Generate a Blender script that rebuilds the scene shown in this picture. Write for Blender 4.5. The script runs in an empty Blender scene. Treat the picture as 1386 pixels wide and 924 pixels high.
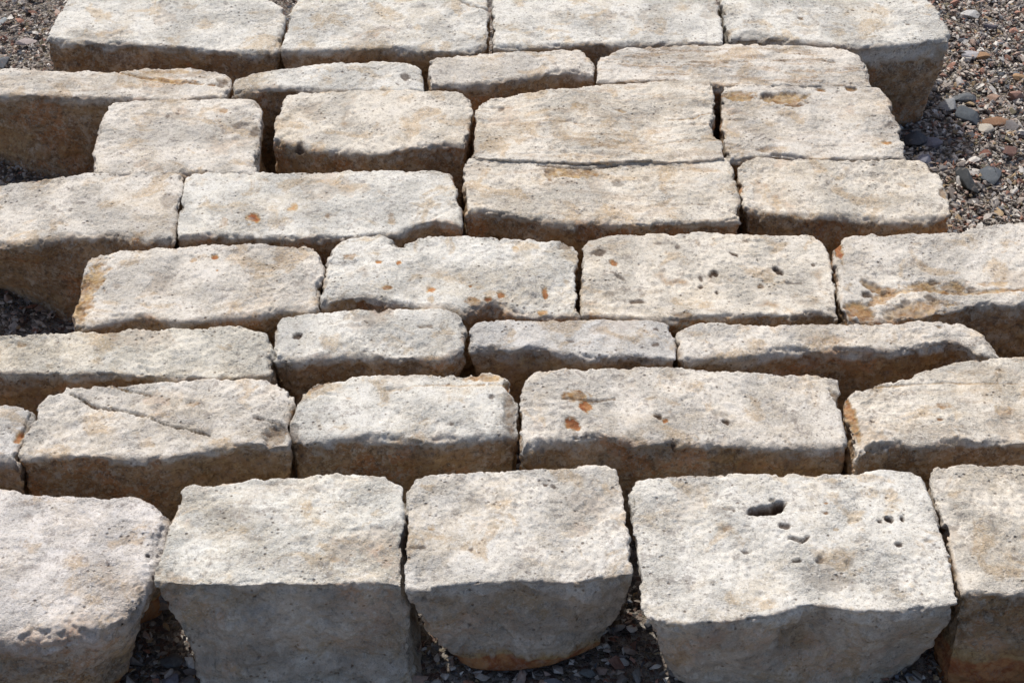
import bpy, math, random
import numpy as np
R = math.radians
scene = bpy.context.scene
col = scene.collection
# ------------------------------------------------------------------ camera
W0, H0 = 1386.0, 924.0
FPX, TILT, CZ = 2175.0, R(40.0), 1.675
cam_d = bpy.data.cameras.new('camera'); cam = bpy.data.objects.new('camera', cam_d)
col.objects.link(cam); scene.camera = cam
cam_d.sensor_width = 36.0; cam_d.lens = 36.0*FPX/W0
cam_d.clip_start = .05; cam_d.clip_end = 500
cam.location = (0, 0, CZ); cam.rotation_euler = (R(90)-TILT, 0, 0)
# ------------------------------------------------------------------ world + sun
SUN_EL, SUN_AZ = R(54), R(-24)          # azimuth measured from +Y, negative = to the left
w = bpy.data.worlds.new('World'); scene.world = w; w.use_nodes = True
nt = w.node_tree; nt.nodes.clear()
sky = nt.nodes.new('ShaderNodeTexSky'); sky.sky_type = 'NISHITA'; sky.sun_disc = False
sky.sun_elevation = SUN_EL; sky.sun_rotation = SUN_AZ; sky.dust_density = 3.0; sky.ozone_density = .3; sky.air_density = .8
bg = nt.nodes.new('ShaderNodeBackground'); bg.inputs[1].default_value = .15
wo = nt.nodes.new('ShaderNodeOutputWorld')
nt.links.new(sky.outputs[0], bg.inputs[0]); nt.links.new(bg.outputs[0], wo.inputs[0])
sl = bpy.data.lights.new('sun', 'SUN'); sl.energy = 3.75; sl.angle = R(.7); sl.color = (1, .965, .905)
so = bpy.data.objects.new('sun', sl); col.objects.link(so)
from mathutils import Vector
sd = Vector((math.sin(SUN_AZ)*math.cos(SUN_EL), math.cos(SUN_AZ)*math.cos(SUN_EL), math.sin(SUN_EL)))
so.rotation_euler = sd.to_track_quat('Z', 'Y').to_euler(); so.location = sd*5
scene.view_settings.view_transform = 'Standard'; scene.view_settings.look = 'None'
scene.view_settings.exposure = -0.19; scene.view_settings.gamma = 1
scene.render.engine = 'CYCLES'

# ------------------------------------------------------------------ helpers
def unproj(px, py, z):
    """photo pixel -> world point on the horizontal plane z"""
    px = np.asarray(px, float); py = np.asarray(py, float)
    a = (px-W0/2)/FPX; b = (py-H0/2)/FPX
    dy = math.cos(TILT)-b*math.sin(TILT); dz = -math.sin(TILT)-b*math.cos(TILT)
    t = (z-CZ)/dz
    return np.stack([a*t, dy*t, np.broadcast_to(np.asarray(z, float), (a*t).shape)], -1)
rng0 = np.random.RandomState(7)
PERM = rng0.permutation(256); PERM = np.concatenate([PERM, PERM, PERM])
G3 = rng0.normal(size=(256, 3)); G3 /= np.linalg.norm(G3, axis=1)[:, None]
def pn(P, f=1.0, seed=0):
    P = np.asarray(P, float)*f + np.array([seed*17.31+100.5, seed*5.77+200.5, seed*9.13+300.5])
    i = np.floor(P).astype(int); r = P-i; u = r*r*r*(r*(r*6-15)+10)
    i &= 255; out = 0
    for dx in (0, 1):
        wx = u[..., 0] if dx else 1-u[..., 0]
        a = PERM[(i[..., 0]+dx) & 255]
        for dy in (0, 1):
            wy = u[..., 1] if dy else 1-u[..., 1]
            b = PERM[(a+i[..., 1]+dy) & 255]
            for dz in (0, 1):
                wz = u[..., 2] if dz else 1-u[..., 2]
                g = G3[PERM[(b+i[..., 2]+dz) & 255]]
                out = out+wx*wy*wz*(g[..., 0]*(r[..., 0]-dx)+g[..., 1]*(r[..., 1]-dy)+g[..., 2]*(r[..., 2]-dz))
    return out*1.6
def fbm(P, f, o=3, seed=0, g=.5):
    s = 0; a = 1
    for k in range(o):
        s = s+a*pn(P, f*2.03**k, seed+k); a *= g
    return s
def sstep(a, b, x):
    t = np.clip((x-a)/(b-a), 0, 1); return t*t*(3-2*t)
def mesh_from(name, V, F, mat, smooth=True, colors=None, marks=None):
    """V (n,3); F list of arrays of equal-size polygons"""
    me = bpy.data.meshes.new(name)
    me.vertices.add(len(V)); me.vertices.foreach_set('co', np.ascontiguousarray(V, dtype=np.float32).ravel())
    loops = np.concatenate([f.ravel() for f in F]); sizes = np.concatenate([np.full(len(f), f.shape[1]) for f in F])
    me.loops.add(len(loops)); me.loops.foreach_set('vertex_index', loops.astype(np.int32))
    me.polygons.add(len(sizes)); st = np.concatenate([[0], np.cumsum(sizes)[:-1]])
    me.polygons.foreach_set('loop_start', st.astype(np.int32)); me.polygons.foreach_set('loop_total', sizes.astype(np.int32))
    me.polygons.foreach_set('use_smooth', np.full(len(sizes), smooth))
    me.update(calc_edges=True)
    for nm, c in (('marks', marks), ('tone', colors)):
        if c is not None:
            at = me.attributes.new(nm, 'FLOAT_COLOR', 'POINT'); at.data.foreach_set('color', np.ascontiguousarray(c, dtype=np.float32).ravel())
    me.materials.append(mat); return me
def link(name, me, label=None, cat=None, group=None, kind=None, loc=None):
    o = bpy.data.objects.new(name, me); col.objects.link(o)
    if loc is not None: o.location = loc
    if label: o['label'] = label
    if cat: o['category'] = cat
    if group: o['group'] = group
    if kind: o['kind'] = kind
    return o

# ------------------------------------------------------------------ materials
class NT:
    def __init__(s, name):
        s.m = bpy.data.materials.new(name); s.m.use_nodes = True; s.t = s.m.node_tree; s.t.nodes.clear()
        s.out = s.n('ShaderNodeOutputMaterial'); s.b = s.n('ShaderNodeBsdfPrincipled'); s.l(s.b.outputs[0], s.out.inputs[0])
    def n(s, t, **k):
        x = s.t.nodes.new(t)
        for a, v in k.items(): setattr(x, a, v)
        return x
    def l(s, a, b): s.t.links.new(a, b)
    def val(s, sock, v):
        if hasattr(v, 'links'): s.l(v, sock)
        else: sock.default_value = v
    def noise(s, vec, sc, det=4, ro=.6, dist=0.0, typ='FBM'):
        x = s.n('ShaderNodeTexNoise'); x.noise_type = typ
        s.l(vec, x.inputs['Vector']); x.inputs['Scale'].default_value = sc; x.inputs['Detail'].default_value = det
        x.inputs['Roughness'].default_value = ro; x.inputs['Distortion'].default_value = dist
        return x.outputs[0]
    def voro(s, vec, sc, feat='F1', rnd=1.0):
        x = s.n('ShaderNodeTexVoronoi'); x.feature = feat; s.l(vec, x.inputs['Vector']); x.inputs['Scale'].default_value = sc
        x.inputs['Randomness'].default_value = rnd
        return x
    def ramp(s, v, a, b, lo=0.0, hi=1.0):
        x = s.n('ShaderNodeMapRange'); x.interpolation_type = 'SMOOTHSTEP'; s.val(x.inputs[0], v)
        x.inputs[1].default_value = a; x.inputs[2].default_value = b; x.inputs[3].default_value = lo; x.inputs[4].default_value = hi
        return x.outputs[0]
    def mix(s, f, a, b, mode='MIX'):
        x = s.n('ShaderNodeMix'); x.data_type = 'RGBA'; x.blend_type = mode
        s.val(x.inputs[0], f); s.val(x.inputs[6], a); s.val(x.inputs[7], b); return x.outputs[2]
    def math(s, op, a, b=0.0, c=0.0, clamp=False):
        x = s.n('ShaderNodeMath', operation=op, use_clamp=clamp); s.val(x.inputs[0], a); s.val(x.inputs[1], b); s.val(x.inputs[2], c); return x.outputs[0]

def c4(r, g, b): return (r, g, b, 1)
def stone_material():
    s = NT('limestone')
    tc = s.n('ShaderNodeTexCoord'); oi = s.n('ShaderNodeObjectInfo')
    off = s.n('ShaderNodeVectorMath', operation='MULTIPLY_ADD'); off.inputs[1].default_value = (1, 1, 1)
    cmb = s.n('ShaderNodeCombineXYZ')
    k = s.math('MULTIPLY', oi.outputs['Random'], 37.0); s.l(k, cmb.inputs[0]); s.l(k, cmb.inputs[1])
    s.l(tc.outputs['Object'], off.inputs[0]); s.l(cmb.outputs[0], off.inputs[2]); P = off.outputs[0]
    mp = s.n('ShaderNodeMapping'); mp.inputs['Scale'].default_value = (.22, 1, 1.6); s.l(P, mp.inputs[0]); PS = mp.outputs[0]
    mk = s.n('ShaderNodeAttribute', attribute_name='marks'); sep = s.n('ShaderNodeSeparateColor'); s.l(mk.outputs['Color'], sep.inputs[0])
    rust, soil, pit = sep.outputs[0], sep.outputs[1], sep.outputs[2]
    strata = oi.outputs['Alpha']
    n1 = s.noise(P, 9, 5, .62, .4); n2 = s.noise(P, 38, 5, .65, .2); n3 = s.noise(P, 230, 4, .7); ns = s.noise(PS, 55, 5, .65, .3)
    n4 = s.noise(P, 17, 4, .6, .6); n5 = s.noise(P, 75, 4, .7, .3)
    n6 = s.noise(P, 130, 5, .7, .3); n7 = s.noise(P, 480, 3, .7)
    base = s.mix(s.ramp(n1, .46, .62), c4(.66, .632, .575), c4(.60, .55, .47))
    base = s.mix(s.ramp(n2, .50, .60, 0, .5), base, c4(.72, .70, .66))
    base = s.mix(s.ramp(n4, .54, .64, 0, .7), base, c4(.52, .405, .27))      # buff tint
    base = s.mix(s.math('MULTIPLY', s.ramp(n5, .52, .62, 0, .75), s.ramp(s.noise(P, 14, 3, .6), .42, .58)), base, c4(.33, .30, .275))      # grey lichen film
    base = s.mix(s.math('MULTIPLY', s.ramp(ns, .50, .62, 0, .8), strata), base, c4(.43, .325, .225))
    base = s.mix(s.ramp(n6, .56, .67, 0, .4), base, c4(.27, .235, .20))      # dark mottling
    base = s.mix(s.ramp(n6, .47, .36, 0, .45), base, c4(.80, .775, .73))
    base = s.mix(s.ramp(n3, .54, .65, 0, .55), base, c4(.22, .185, .155))      # fine dark grain
    base = s.mix(s.ramp(n7, .54, .66, 0, .5), base, c4(.24, .21, .18))
    base = s.mix(s.ramp(s.noise(P, 310, 3, .6), .55, .68, 0, .6), base, c4(.80, .78, .75))   # pale grains
    # small pores
    vp = s.voro(P, 105); pm = s.noise(P, 21, 3, .6)
    pore = s.math('MULTIPLY', s.ramp(vp.outputs['Distance'], .10, .28, 1, 0), s.ramp(pm, .47, .60))
    base = s.mix(s.math('MULTIPLY', pore, .8), base, c4(.15, .115, .085))
    base = s.mix(1.0, base, oi.outputs['Color'], 'MULTIPLY')
    # soil-stained lower faces
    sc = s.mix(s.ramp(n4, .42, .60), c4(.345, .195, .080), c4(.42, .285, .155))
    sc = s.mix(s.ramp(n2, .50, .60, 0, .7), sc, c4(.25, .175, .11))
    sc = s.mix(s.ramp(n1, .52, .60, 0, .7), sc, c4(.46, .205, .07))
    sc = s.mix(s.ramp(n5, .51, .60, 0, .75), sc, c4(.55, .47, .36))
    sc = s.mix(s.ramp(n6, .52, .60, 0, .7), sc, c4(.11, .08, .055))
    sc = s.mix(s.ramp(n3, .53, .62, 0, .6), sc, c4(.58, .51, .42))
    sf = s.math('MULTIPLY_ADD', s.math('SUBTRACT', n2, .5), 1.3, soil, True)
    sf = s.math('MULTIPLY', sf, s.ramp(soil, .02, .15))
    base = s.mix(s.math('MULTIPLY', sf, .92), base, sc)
    rf = s.math('MULTIPLY', s.math('MULTIPLY_ADD', s.math('SUBTRACT', n5, .5), 2.0, rust, True), s.ramp(rust, .02, .3))
    rc = s.mix(s.ramp(n2, .42, .58), c4(.36, .205, .085), c4(.52, .355, .17))
    rc = s.mix(s.math('MULTIPLY', s.ramp(n6, .5, .6, 0, .6), 1.0), rc, c4(.20, .11, .05))
    rc = s.mix(s.ramp(rust, .86, .96), rc, s.mix(s.ramp(n2, .42, .58), c4(.33, .115, .045), c4(.50, .24, .10)))
    base = s.mix(rf, base, rc)
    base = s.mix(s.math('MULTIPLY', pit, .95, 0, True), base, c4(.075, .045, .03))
    s.l(base, s.b.inputs['Base Color']); s.b.inputs['Roughness'].default_value = .92
    s.b.inputs['Specular IOR Level'].default_value = .25
    h = s.math('ADD', s.math('MULTIPLY', s.noise(P, 120, 6, .72), 1.0), s.math('MULTIPLY', pore, -.5))
    h = s.math('ADD', h, s.math('MULTIPLY', s.noise(P, 420, 3, .7), .6))
    h = s.math('ADD', h, s.math('MULTIPLY', s.math('MULTIPLY', ns, strata), 1.3))
    bp = s.n('ShaderNodeBump'); s.l(s.ramp(s.noise(P, 11, 3, .6), .40, .60, .35, 1.0), bp.inputs['Strength']); bp.inputs['Distance'].default_value = .0055
    s.l(h, bp.inputs['Height']); s.l(bp.outputs[0], s.b.inputs['Normal'])
    return s.m
def pebble_material():
    s = NT('gravel_stone')
    at = s.n('ShaderNodeAttribute', attribute_name='tone'); tc = s.n('ShaderNodeTexCoord'); P = tc.outputs['Object']
    n = s.noise(P, 260, 4, .65); b = s.mix(s.ramp(n, .35, .7, 0, .55), at.outputs['Color'], s.mix(1.0, at.outputs['Color'], c4(.55, .52, .5), 'MULTIPLY'))
    b = s.mix(s.ramp(s.noise(P, 90, 3, .6), .58, .7, 0, .35), b, c4(.36, .31, .26))
    s.l(b, s.b.inputs['Base Color']); s.b.inputs['Roughness'].default_value = .8
    s.b.inputs['Specular IOR Level'].default_value = .3
    bp = s.n('ShaderNodeBump'); bp.inputs['Strength'].default_value = .5; bp.inputs['Distance'].default_value = .001
    s.l(s.noise(P, 500, 4, .7), bp.inputs['Height']); s.l(bp.outputs[0], s.b.inputs['Normal'])
    return s.m
def ground_material():
    s = NT('gravelly_earth')
    tc = s.n('ShaderNodeTexCoord'); P = tc.outputs['Object']
    v = s.voro(P, 140); v2 = s.voro(P, 320)
    b = s.mix(s.ramp(s.noise(P, 5, 4), .4, .65), c4(.15, .12, .095), c4(.19, .155, .125))
    r = s.n('ShaderNodeValToRGB'); sp = s.n('ShaderNodeSeparateColor'); s.l(v.outputs['Color'], sp.inputs[0]); s.l(sp.outputs[0], r.inputs[0])
    cr = r.color_ramp; cr.interpolation = 'CONSTANT'
    cs = [(0, (.10, .095, .09)), (.2, (.24, .2, .17)), (.4, (.17, .10, .075)), (.55, (.33, .30, .26)), (.72, (.2, .17, .12)), (.86, (.42, .39, .35))]
    cr.elements[0].color = c4(*cs[0][1]); cr.elements[1].position = cs[1][0]; cr.elements[1].color = c4(*cs[1][1])
    for p, c in cs[2:]:
        e = cr.elements.new(p); e.color = c4(*c)
    b = s.mix(.7, b, r.outputs[0])
    s.l(b, s.b.inputs['Base Color']); s.b.inputs['Roughness'].default_value = .95
    bp = s.n('ShaderNodeBump'); bp.inputs['Strength'].default_value = 1; bp.inputs['Distance'].default_value = .004
    h = s.math('ADD', s.ramp(v.outputs['Distance'], 0, .6, 1, 0), s.math('MULTIPLY', s.ramp(v2.outputs['Distance'], 0, .6, 1, 0), .4))
    s.l(h, bp.inputs['Height']); s.l(bp.outputs[0], s.b.inputs['Normal'])
    return s.m
MST, MPB, MGR = stone_material(), pebble_material(), ground_material()

# ------------------------------------------------------------------ stones
ZT = .19
def resample(P, n):
    P = np.asarray(P, float); d = np.r_[0, np.cumsum(np.linalg.norm(np.diff(P, axis=0), axis=1))]
    t = np.linspace(0, d[-1], n+1); return np.stack([np.interp(t, d, P[:, k]) for k in range(P.shape[1])], -1)
def csmooth(A, k):
    for _ in range(k): A = .25*np.roll(A, 1, 0)+.5*A+.25*np.roll(A, -1, 0)
    return A
FOOT = []          # stone footprints, for the gravel
def block(label, back, front, left=(), right=(), r=(5, 8, 5, 8), rv=None, ins=(.012, .014, .012, .014), pw=1.6,
          z=0.0, sp=2.2, tint=(1, 1, 1), soil=(.03, .08, 1.0), strata=0.0, lump=1.0, big=1.0, tilt=(0, 0), feats=(), cracks=(),
          zb=-.012, foot=None, wr=(0, .5),  group='pale cut stone blocks laid in rows on the gravel', edge=1.0, seed=None):
    """back/front: photo px polylines left->right; left/right: interior px points back->front.
    r: edge radius in mm (back,right,front,left); ins: how far the foot is set in on each side (back,right,front,left)"""
    block.n += 1; seed = block.n*3 if seed is None else seed
    sp *= .001; zt = ZT+z; zu = zt-.002
    U = lambda L: unproj([p[0] for p in L], [p[1] for p in L], zu)[:, :2]
    Bk, Fr = U(back), U(front)
    Lf = U([back[0]]+list(left)+[front[0]]); Rt = U([back[-1]]+list(right)+[front[-1]])
    ln = lambda A: np.linalg.norm(np.diff(A, axis=0), axis=1).sum()
    nu = int(max(ln(Bk), ln(Fr))/sp); nv = int(max(ln(Lf), ln(Rt))/sp)
    b, f, l, rr_ = resample(Bk, nu), resample(Fr, nu), resample(Lf, nv), resample(Rt, nv)
    loop = np.concatenate([b[:-1], rr_[:-1], f[::-1][:-1], l[::-1][:-1]]); M = len(loop)
    loop = csmooth(loop, int(4*(.0022/sp)**2)+3)
    c2 = np.c_[loop, np.zeros(M)]
    tan = np.roll(loop, -3, 0)-np.roll(loop, 3, 0); tan /= np.linalg.norm(tan, axis=1)[:, None]
    nrm = np.c_[-tan[:, 1], tan[:, 0]]                     # outward normal (loop runs clockwise from above)
    loop = loop+nrm*(pn(c2, 24, seed)*.0013+pn(c2, 75, seed+1)*.0003)[:, None]*edge
    side = np.concatenate([np.full(nu, 0), np.full(nv, 1), np.full(nu, 2), np.full(nv, 3)])
    sm = lambda a: csmooth(np.asarray(a, float)[side], 12)
    rad = sm(np.array(r)*np.array([1, 1, 1.45 if r[2] > 4 else 1, 1]))*.001; nn = .8*pn(c2, 22, seed+2)+(.8*pn(c2, 60, seed+3)+.6*pn(c2, 140, seed+23))*np.minimum(1, .008/rad)**1.5
    rad = np.maximum(rad*(1+.75*nn*edge), .0012)
    rh = rad; rvv = rad*(.72+.4*pn(c2, 30, seed+4)) if rv is None else sm(rv)*.001*np.maximum(1+.8*nn, .2)
    b = loop[:nu+1]; rt = loop[nu:nu+nv+1]; f = loop[nu+nv:2*nu+nv+1][::-1]; l = np.concatenate([loop[2*nu+nv:], loop[:1]])[::-1]
    u = np.linspace(0, 1, nu+1)[None, :, None]; v = np.linspace(0, 1, nv+1)[:, None, None]
    G = (1-v)*b[None]+v*f[None]+(1-u)*l[:, None]+u*rt[:, None]-((1-u)*(1-v)*b[0]+u*(1-v)*b[-1]+(1-u)*v*f[0]+u*v*f[-1])
    g = G.reshape(-1, 2); N = len(g)
    step = max(1, M//260); LB = loop[::step]
    dist = np.empty(N); ni = np.empty(N, int)
    for a in range(0, N, 4000):
        q = ((g[a:a+4000, None]-LB[None])**2).sum(-1); k = q.argmin(1); ni[a:a+4000] = k; dist[a:a+4000] = np.sqrt(q[np.arange(len(k)), k])
    dist = np.maximum(dist-sp*.3, 0); ni = ni*step
    idx = np.arange(N).reshape(nv+1, nu+1)
    per = np.concatenate([idx[0, :-1], idx[:-1, -1], idx[-1, ::-1][:-1], idx[::-1, 0][:-1]])
    dist[per] = 0; ni[per] = np.arange(M)
    t = np.clip(dist/np.maximum(rh[ni], 1e-4), 0, 1)
    cx, cy = g.mean(0)
    z0 = zt+tilt[0]*(g[:, 0]-cx)+tilt[1]*(g[:, 1]-cy)
    zz = z0-rvv[ni]*(1-np.sqrt(np.maximum(1-(1-t)**2, 0)))
    g3 = np.c_[g, np.zeros(N)]
    zz = zz+big*(fbm(g3, 7, 2, seed+5)*.0035)*np.clip(dist/.02, .15, 1)
    top = np.c_[g, zz]
    # walls
    lz = top[per, 2]; H = lz.mean()-zb; nw = max(int(H/(sp*1.55)), 8)
    inw = sm(ins)+pn(c2, 11, seed+6)*.006
    bot = csmooth(loop, 400)-nrm*0
    # inset with a smoothed normal
    ns_ = csmooth(nrm, 40); bot = bot-ns_*inw[:, None]
    if foot is not None:
        ft = unproj([p[0] for p in foot], [p[1] for p in foot], .0)[:, :2]; ft = resample(ft, nu)[::-1]
        i0 = nu+nv; dl = np.zeros((M, 2)); cur = bot[i0:i0+nu]; dl[i0:i0+nu] = ft[:nu]-cur
        dR = ft[0]-bot[i0]; dL = ft[-1]-bot[(i0+nu) % M]
        dl[nu:i0] = dR*np.linspace(0, 1, nv)[:, None]; dl[i0+nu:] = dL*np.linspace(1, 0, M-i0-nu)[:, None]
        bot = csmooth(bot+dl, 220)
    rows = []
    for k in range(1, nw+1):
        w_ = k/nw; q = w_**pw
        xy = loop*(1-q)+bot*q
        zc = lz+(zb-lz)*(w_ if k < nw else 1)
        rows.append(np.c_[xy, zc])
    Wl = np.concatenate(rows)
    V = np.concatenate([top, Wl])
    wid = N+np.arange(nw*M).reshape(nw, M); ring = np.concatenate([per[None], wid])
    qt = np.stack([idx[:-1, :-1], idx[1:, :-1], idx[1:, 1:], idx[:-1, 1:]], -1).reshape(-1, 4)
    r0, r1 = ring[:-1], ring[1:]
    qw = np.stack([r0, np.roll(r0, -1, 1), np.roll(r1, -1, 1), r1], -1).reshape(-1, 4)
    Q = np.concatenate([qt, qw])
    fn = np.cross(V[Q[:, 2]]-V[Q[:, 0]], V[Q[:, 3]]-V[Q[:, 1]])
    VN = np.stack([np.bincount(Q.ravel(), np.repeat(fn[:, k], 4), len(V)) for k in range(3)], -1)
    VN /= np.maximum(np.linalg.norm(VN, axis=1), 1e-12)[:, None]
    # relief
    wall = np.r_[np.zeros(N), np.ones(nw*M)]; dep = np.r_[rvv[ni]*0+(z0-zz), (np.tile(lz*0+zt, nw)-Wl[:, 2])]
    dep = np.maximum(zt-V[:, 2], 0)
    PS = V*np.array([.25, 1, 1.4])
    lum = np.abs(pn(V, 62, seed+8)); lum2 = pn(V, 120, seed+9); lum3 = pn(V, 230, seed+10)
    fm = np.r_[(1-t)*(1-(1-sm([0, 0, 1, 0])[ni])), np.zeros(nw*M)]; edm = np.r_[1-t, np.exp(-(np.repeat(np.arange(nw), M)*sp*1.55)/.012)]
    lump_ = lump*(.5+.75*sstep(-.45, .5, pn(V, 9, seed+24)))
    wp = .30*pn(V, 55, seed+27)+.16*pn(V, 130, seed+28)
    h1 = pn(V, 13, seed+29)+wp; h2 = pn(V*np.array([.7, 1, 1.5]), 27, seed+30)+wp
    spall = .0014*sstep(.22, .27, h1)+.0012*sstep(.55, .60, h1)+.0009*sstep(.40, .46, h2)
    chipz = np.clip(edm*1.6, 0, 1)*.0040*sstep(.12, .20, pn(V, 24, seed+31)+.8*wp)
    dsp = -spall*(1+1.6*wall)-chipz*edge+edm*.0012*edge*(.35-np.abs(pn(V, 95, seed+25))*1.6)
    dsp += lump_*(.0011*pn(V, 28, seed+7)-.0015*(lum-.3)+.0009*lum2+.0008*lum3)
    rs = np.random.RandomState(seed+1000); ta, tam, lf = rs.uniform(.3, 1.3), rs.choice([0, .35, .8, 1.2]), rs.uniform(.75, 1.35)
    ca, sa = math.cos(ta), math.sin(ta); VT = np.c_[(V[:, 0]*ca+V[:, 1]*sa)*.28, -V[:, 0]*sa+V[:, 1]*ca, V[:, 2]]
    dsp += tam*.0013*pn(VT, 95, seed+39)*sstep(-.3, .3, pn(V, 10, seed+40))+.0009*pn(V, 44*lf, seed+41)
    wk = np.r_[np.zeros(N), np.repeat(np.arange(1, nw+1)/nw, M)]
    dsp += sstep(.02, .35, wk)*big*(.004-.016*np.abs(pn(V, 7.5, seed+42))-.007*np.abs(pn(V, 17, seed+43)))
    dsp += wall*(.0030*pn(V, 13, seed+11)*big+.0024*pn(V, 34, seed+12)+.0022*pn(V, 75, seed+21)+.0011*pn(V, 150, seed+38))
    if strata > 0:
        rg = pn(PS, 70, seed+13); dsp += strata*(.0016*rg-.0028*sstep(.80, 1.0, 1-np.abs(pn(PS, 26, seed+14)))*sstep(-.1, .3, pn(V, 12, seed+15)))
    dsp *= 1-.8*sstep(.82, 1, np.r_[np.zeros(N), np.repeat(np.arange(1, nw+1)/nw, M)])
    V = V+VN*dsp[:, None]
    # random shallow scoops and chips
    ch = sstep(.42, .75, pn(V, 19, seed+16)); V[:N, 2] -= (ch[:N])*.0022*lump
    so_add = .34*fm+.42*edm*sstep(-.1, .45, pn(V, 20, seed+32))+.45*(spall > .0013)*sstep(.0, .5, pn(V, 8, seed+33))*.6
    rust = wall*wr[1]*sstep(.05, .45, pn(V*np.array([.6, 1, 1]), 11, seed+35)+.4*pn(V, 40, seed+36))*sstep(.005, .03, dep)
    if wr[0]: rust = np.maximum(rust, wall*.98*sstep(wr[0], wr[0]*.45, V[:, 2]+.012*pn(V, 14, seed+37)))
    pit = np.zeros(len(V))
    Tx, Ty = g[:, 0], g[:, 1]
    jit = pn(g3, 90, seed+17)*.38+pn(g3, 230, seed+18)*.25
    for (fx, fy, rx, ry, ang, dmm, ru, pi_) in feats:
        c = unproj(fx, fy, zu); sx = unproj(fx+1, fy, zu)-c; sy = unproj(fx, fy+1, zu)-c
        sx = abs(sx[0]); sy = abs(sy[1]); a = R(ang)
        dx, dy = (Tx-c[0])/sx, -(Ty-c[1])/sy
        ex, ey = dx*math.cos(a)+dy*math.sin(a), -dx*math.sin(a)+dy*math.cos(a)
        q = np.sqrt((ex/rx)**2+(ey/ry)**2)+jit*min(1, 9/rx if dmm > 10 else 1)
        ru = ru*1.3 if rx < 13 and ru >= .7 else ru
        m = 1-sstep(.55, 1.05, q)
        V[:N, 2] -= m*dmm*.001
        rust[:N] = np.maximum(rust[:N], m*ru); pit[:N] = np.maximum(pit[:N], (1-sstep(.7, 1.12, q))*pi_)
    for (pts, wpx, dmm, ru, pi_) in cracks:
        c = U(pts); dmin = np.full(N, 9.)
        for p0, p1 in zip(c[:-1], c[1:]):
            dd = p1-p0; tt = np.clip(((g-p0)@dd)/(dd@dd), 0, 1); dmin = np.minimum(dmin, np.linalg.norm(g-(p0+tt[:, None]*dd), axis=1))
        wd = wpx*.0009*(1+.9*pn(g3, 60, seed+20)+.5*pn(g3, 170, seed+34))
        m = 1-sstep(.4, 1.0, dmin/np.maximum(wd, 2e-4))
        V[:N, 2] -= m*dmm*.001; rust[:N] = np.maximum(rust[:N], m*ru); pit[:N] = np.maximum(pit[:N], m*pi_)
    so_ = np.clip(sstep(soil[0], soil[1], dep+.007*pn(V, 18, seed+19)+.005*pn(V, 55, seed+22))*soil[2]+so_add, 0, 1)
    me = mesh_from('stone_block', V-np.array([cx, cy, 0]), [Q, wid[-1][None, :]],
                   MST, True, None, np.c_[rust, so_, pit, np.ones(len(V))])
    o = link('stone_block', me, label, 'stone block', group, loc=(cx, cy, 0))
    o.color = (*tint, strata)
    FOOT.append((bot[::6]+0, o)); return o
block.n = 0
WH, PK, BF, GR = (1.03, 1.035, 1.02), (1.0, .972, .935), (1.03, .99, .925), (.93, .93, .94)

# ---- back row
block('pale block in the far left corner of the back row, brown front side showing',
      [(112, -46), (200, -52), (338, -46)], [(62, 54), (100, 58), (150, 60), (210, 63), (290, 69), (345, 73), (376, 72)],
      left=[(92, 0), (75, 26)], right=[(352, -6), (384, 10), (388, 22)], r=(5, 9, 7, 5), sp=2.6, tint=WH, soil=(.008, .016, 1))
block('second block from the left in the back row, chipped at its far right corner',
      [(412, -48), (500, -50), (655, -46)], [(380, 70), (440, 68), (530, 66), (600, 72), (640, 70), (660, 62)],
      left=[(398, 6), (388, 30)], right=[(660, 0), (663, 30)], r=(5, 7, 8, 5), sp=2.6, tint=WH, soil=(.007, .016, .9),
      cracks=[([(622, 2), (640, 9), (660, 14)], 5, 6, .5, .2)])
block('third block of the back row, a wide almost white slab touching the top edge',
      [(668, -46), (800, -50), (960, -46)], [(668, 64), (700, 66), (760, 62), (830, 60), (980, 60)],
      left=[(666, 10), (668, 40)], right=[(970, 0), (978, 30)], r=(5, 5, 7, 5), sp=2.6, tint=WH, soil=(.008, .02, .8))
block('right end block of the back row, its tall brown side standing above the gravel',
      [(980, -46), (1100, -50), (1236, -44)], [(990, 52), (1020, 52), (1060, 55), (1120, 62), (1170, 66), (1210, 62), (1287, 56)],
      left=[(976, 0), (980, 30)], right=[(1256, 0), (1274, 18), (1285, 38)], r=(5, 9, 7, 9), sp=2.6, tint=WH, soil=(.03, .046, 1),
      ins=(.02, .075, .02, .01), pw=1.3, feats=[(1083, 26, 4, 2.5, 0, 2, .5, .6), (1228, 34, 3, 2, 0, 1.5, .3, .6), (1020, 50, 26, 7, 0, 4, 0, .25)])
# ---- thin second row
block('long slab with an ochre flake on top and a tall dark side, at left edge',
      [(-60, 100), (-30, 92), (50, 92), (100, 96), (160, 99), (195, 93), (260, 92), (298, 98), (313, 106)],
      [(-50, 131), (0, 129), (60, 131), (150, 134), (240, 137), (308, 133)], left=[(-62, 115)], right=[(314, 116)],
      r=(4, 6, 6, 5), sp=2.6, tint=PK, soil=(.012, .022, 1), ins=(.01, .02, .016, .05), pw=1.1, foot=[(-30, 196), (0, 213), (30, 231), (60, 238), (90, 243), (140, 243), (308, 240)], strata=.4,
      cracks=[([(158, 99), (200, 107), (240, 113), (290, 116)], 4, 3.5, .8, 0)], feats=[(302, 114, 10, 6, 0, 4, .2, .7), (236, 111, 40, 4, 6, 0, .8, 0), (230, 98, 50, 3, 0, 0, .5, 0)])
block('narrow slab with a rounded back edge, second from the left in the thin far row',
      [(314, 108), (350, 98), (410, 90), (460, 85), (510, 83), (552, 86), (572, 93)],
      [(313, 128), (345, 124), (380, 120), (440, 124), (574, 126)], r=(6, 6, 6, 6), sp=2.6, tint=WH, soil=(.008, .016, 1), feats=[(548, 106, 8, 5, 20, 4, 0, .8)])
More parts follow.
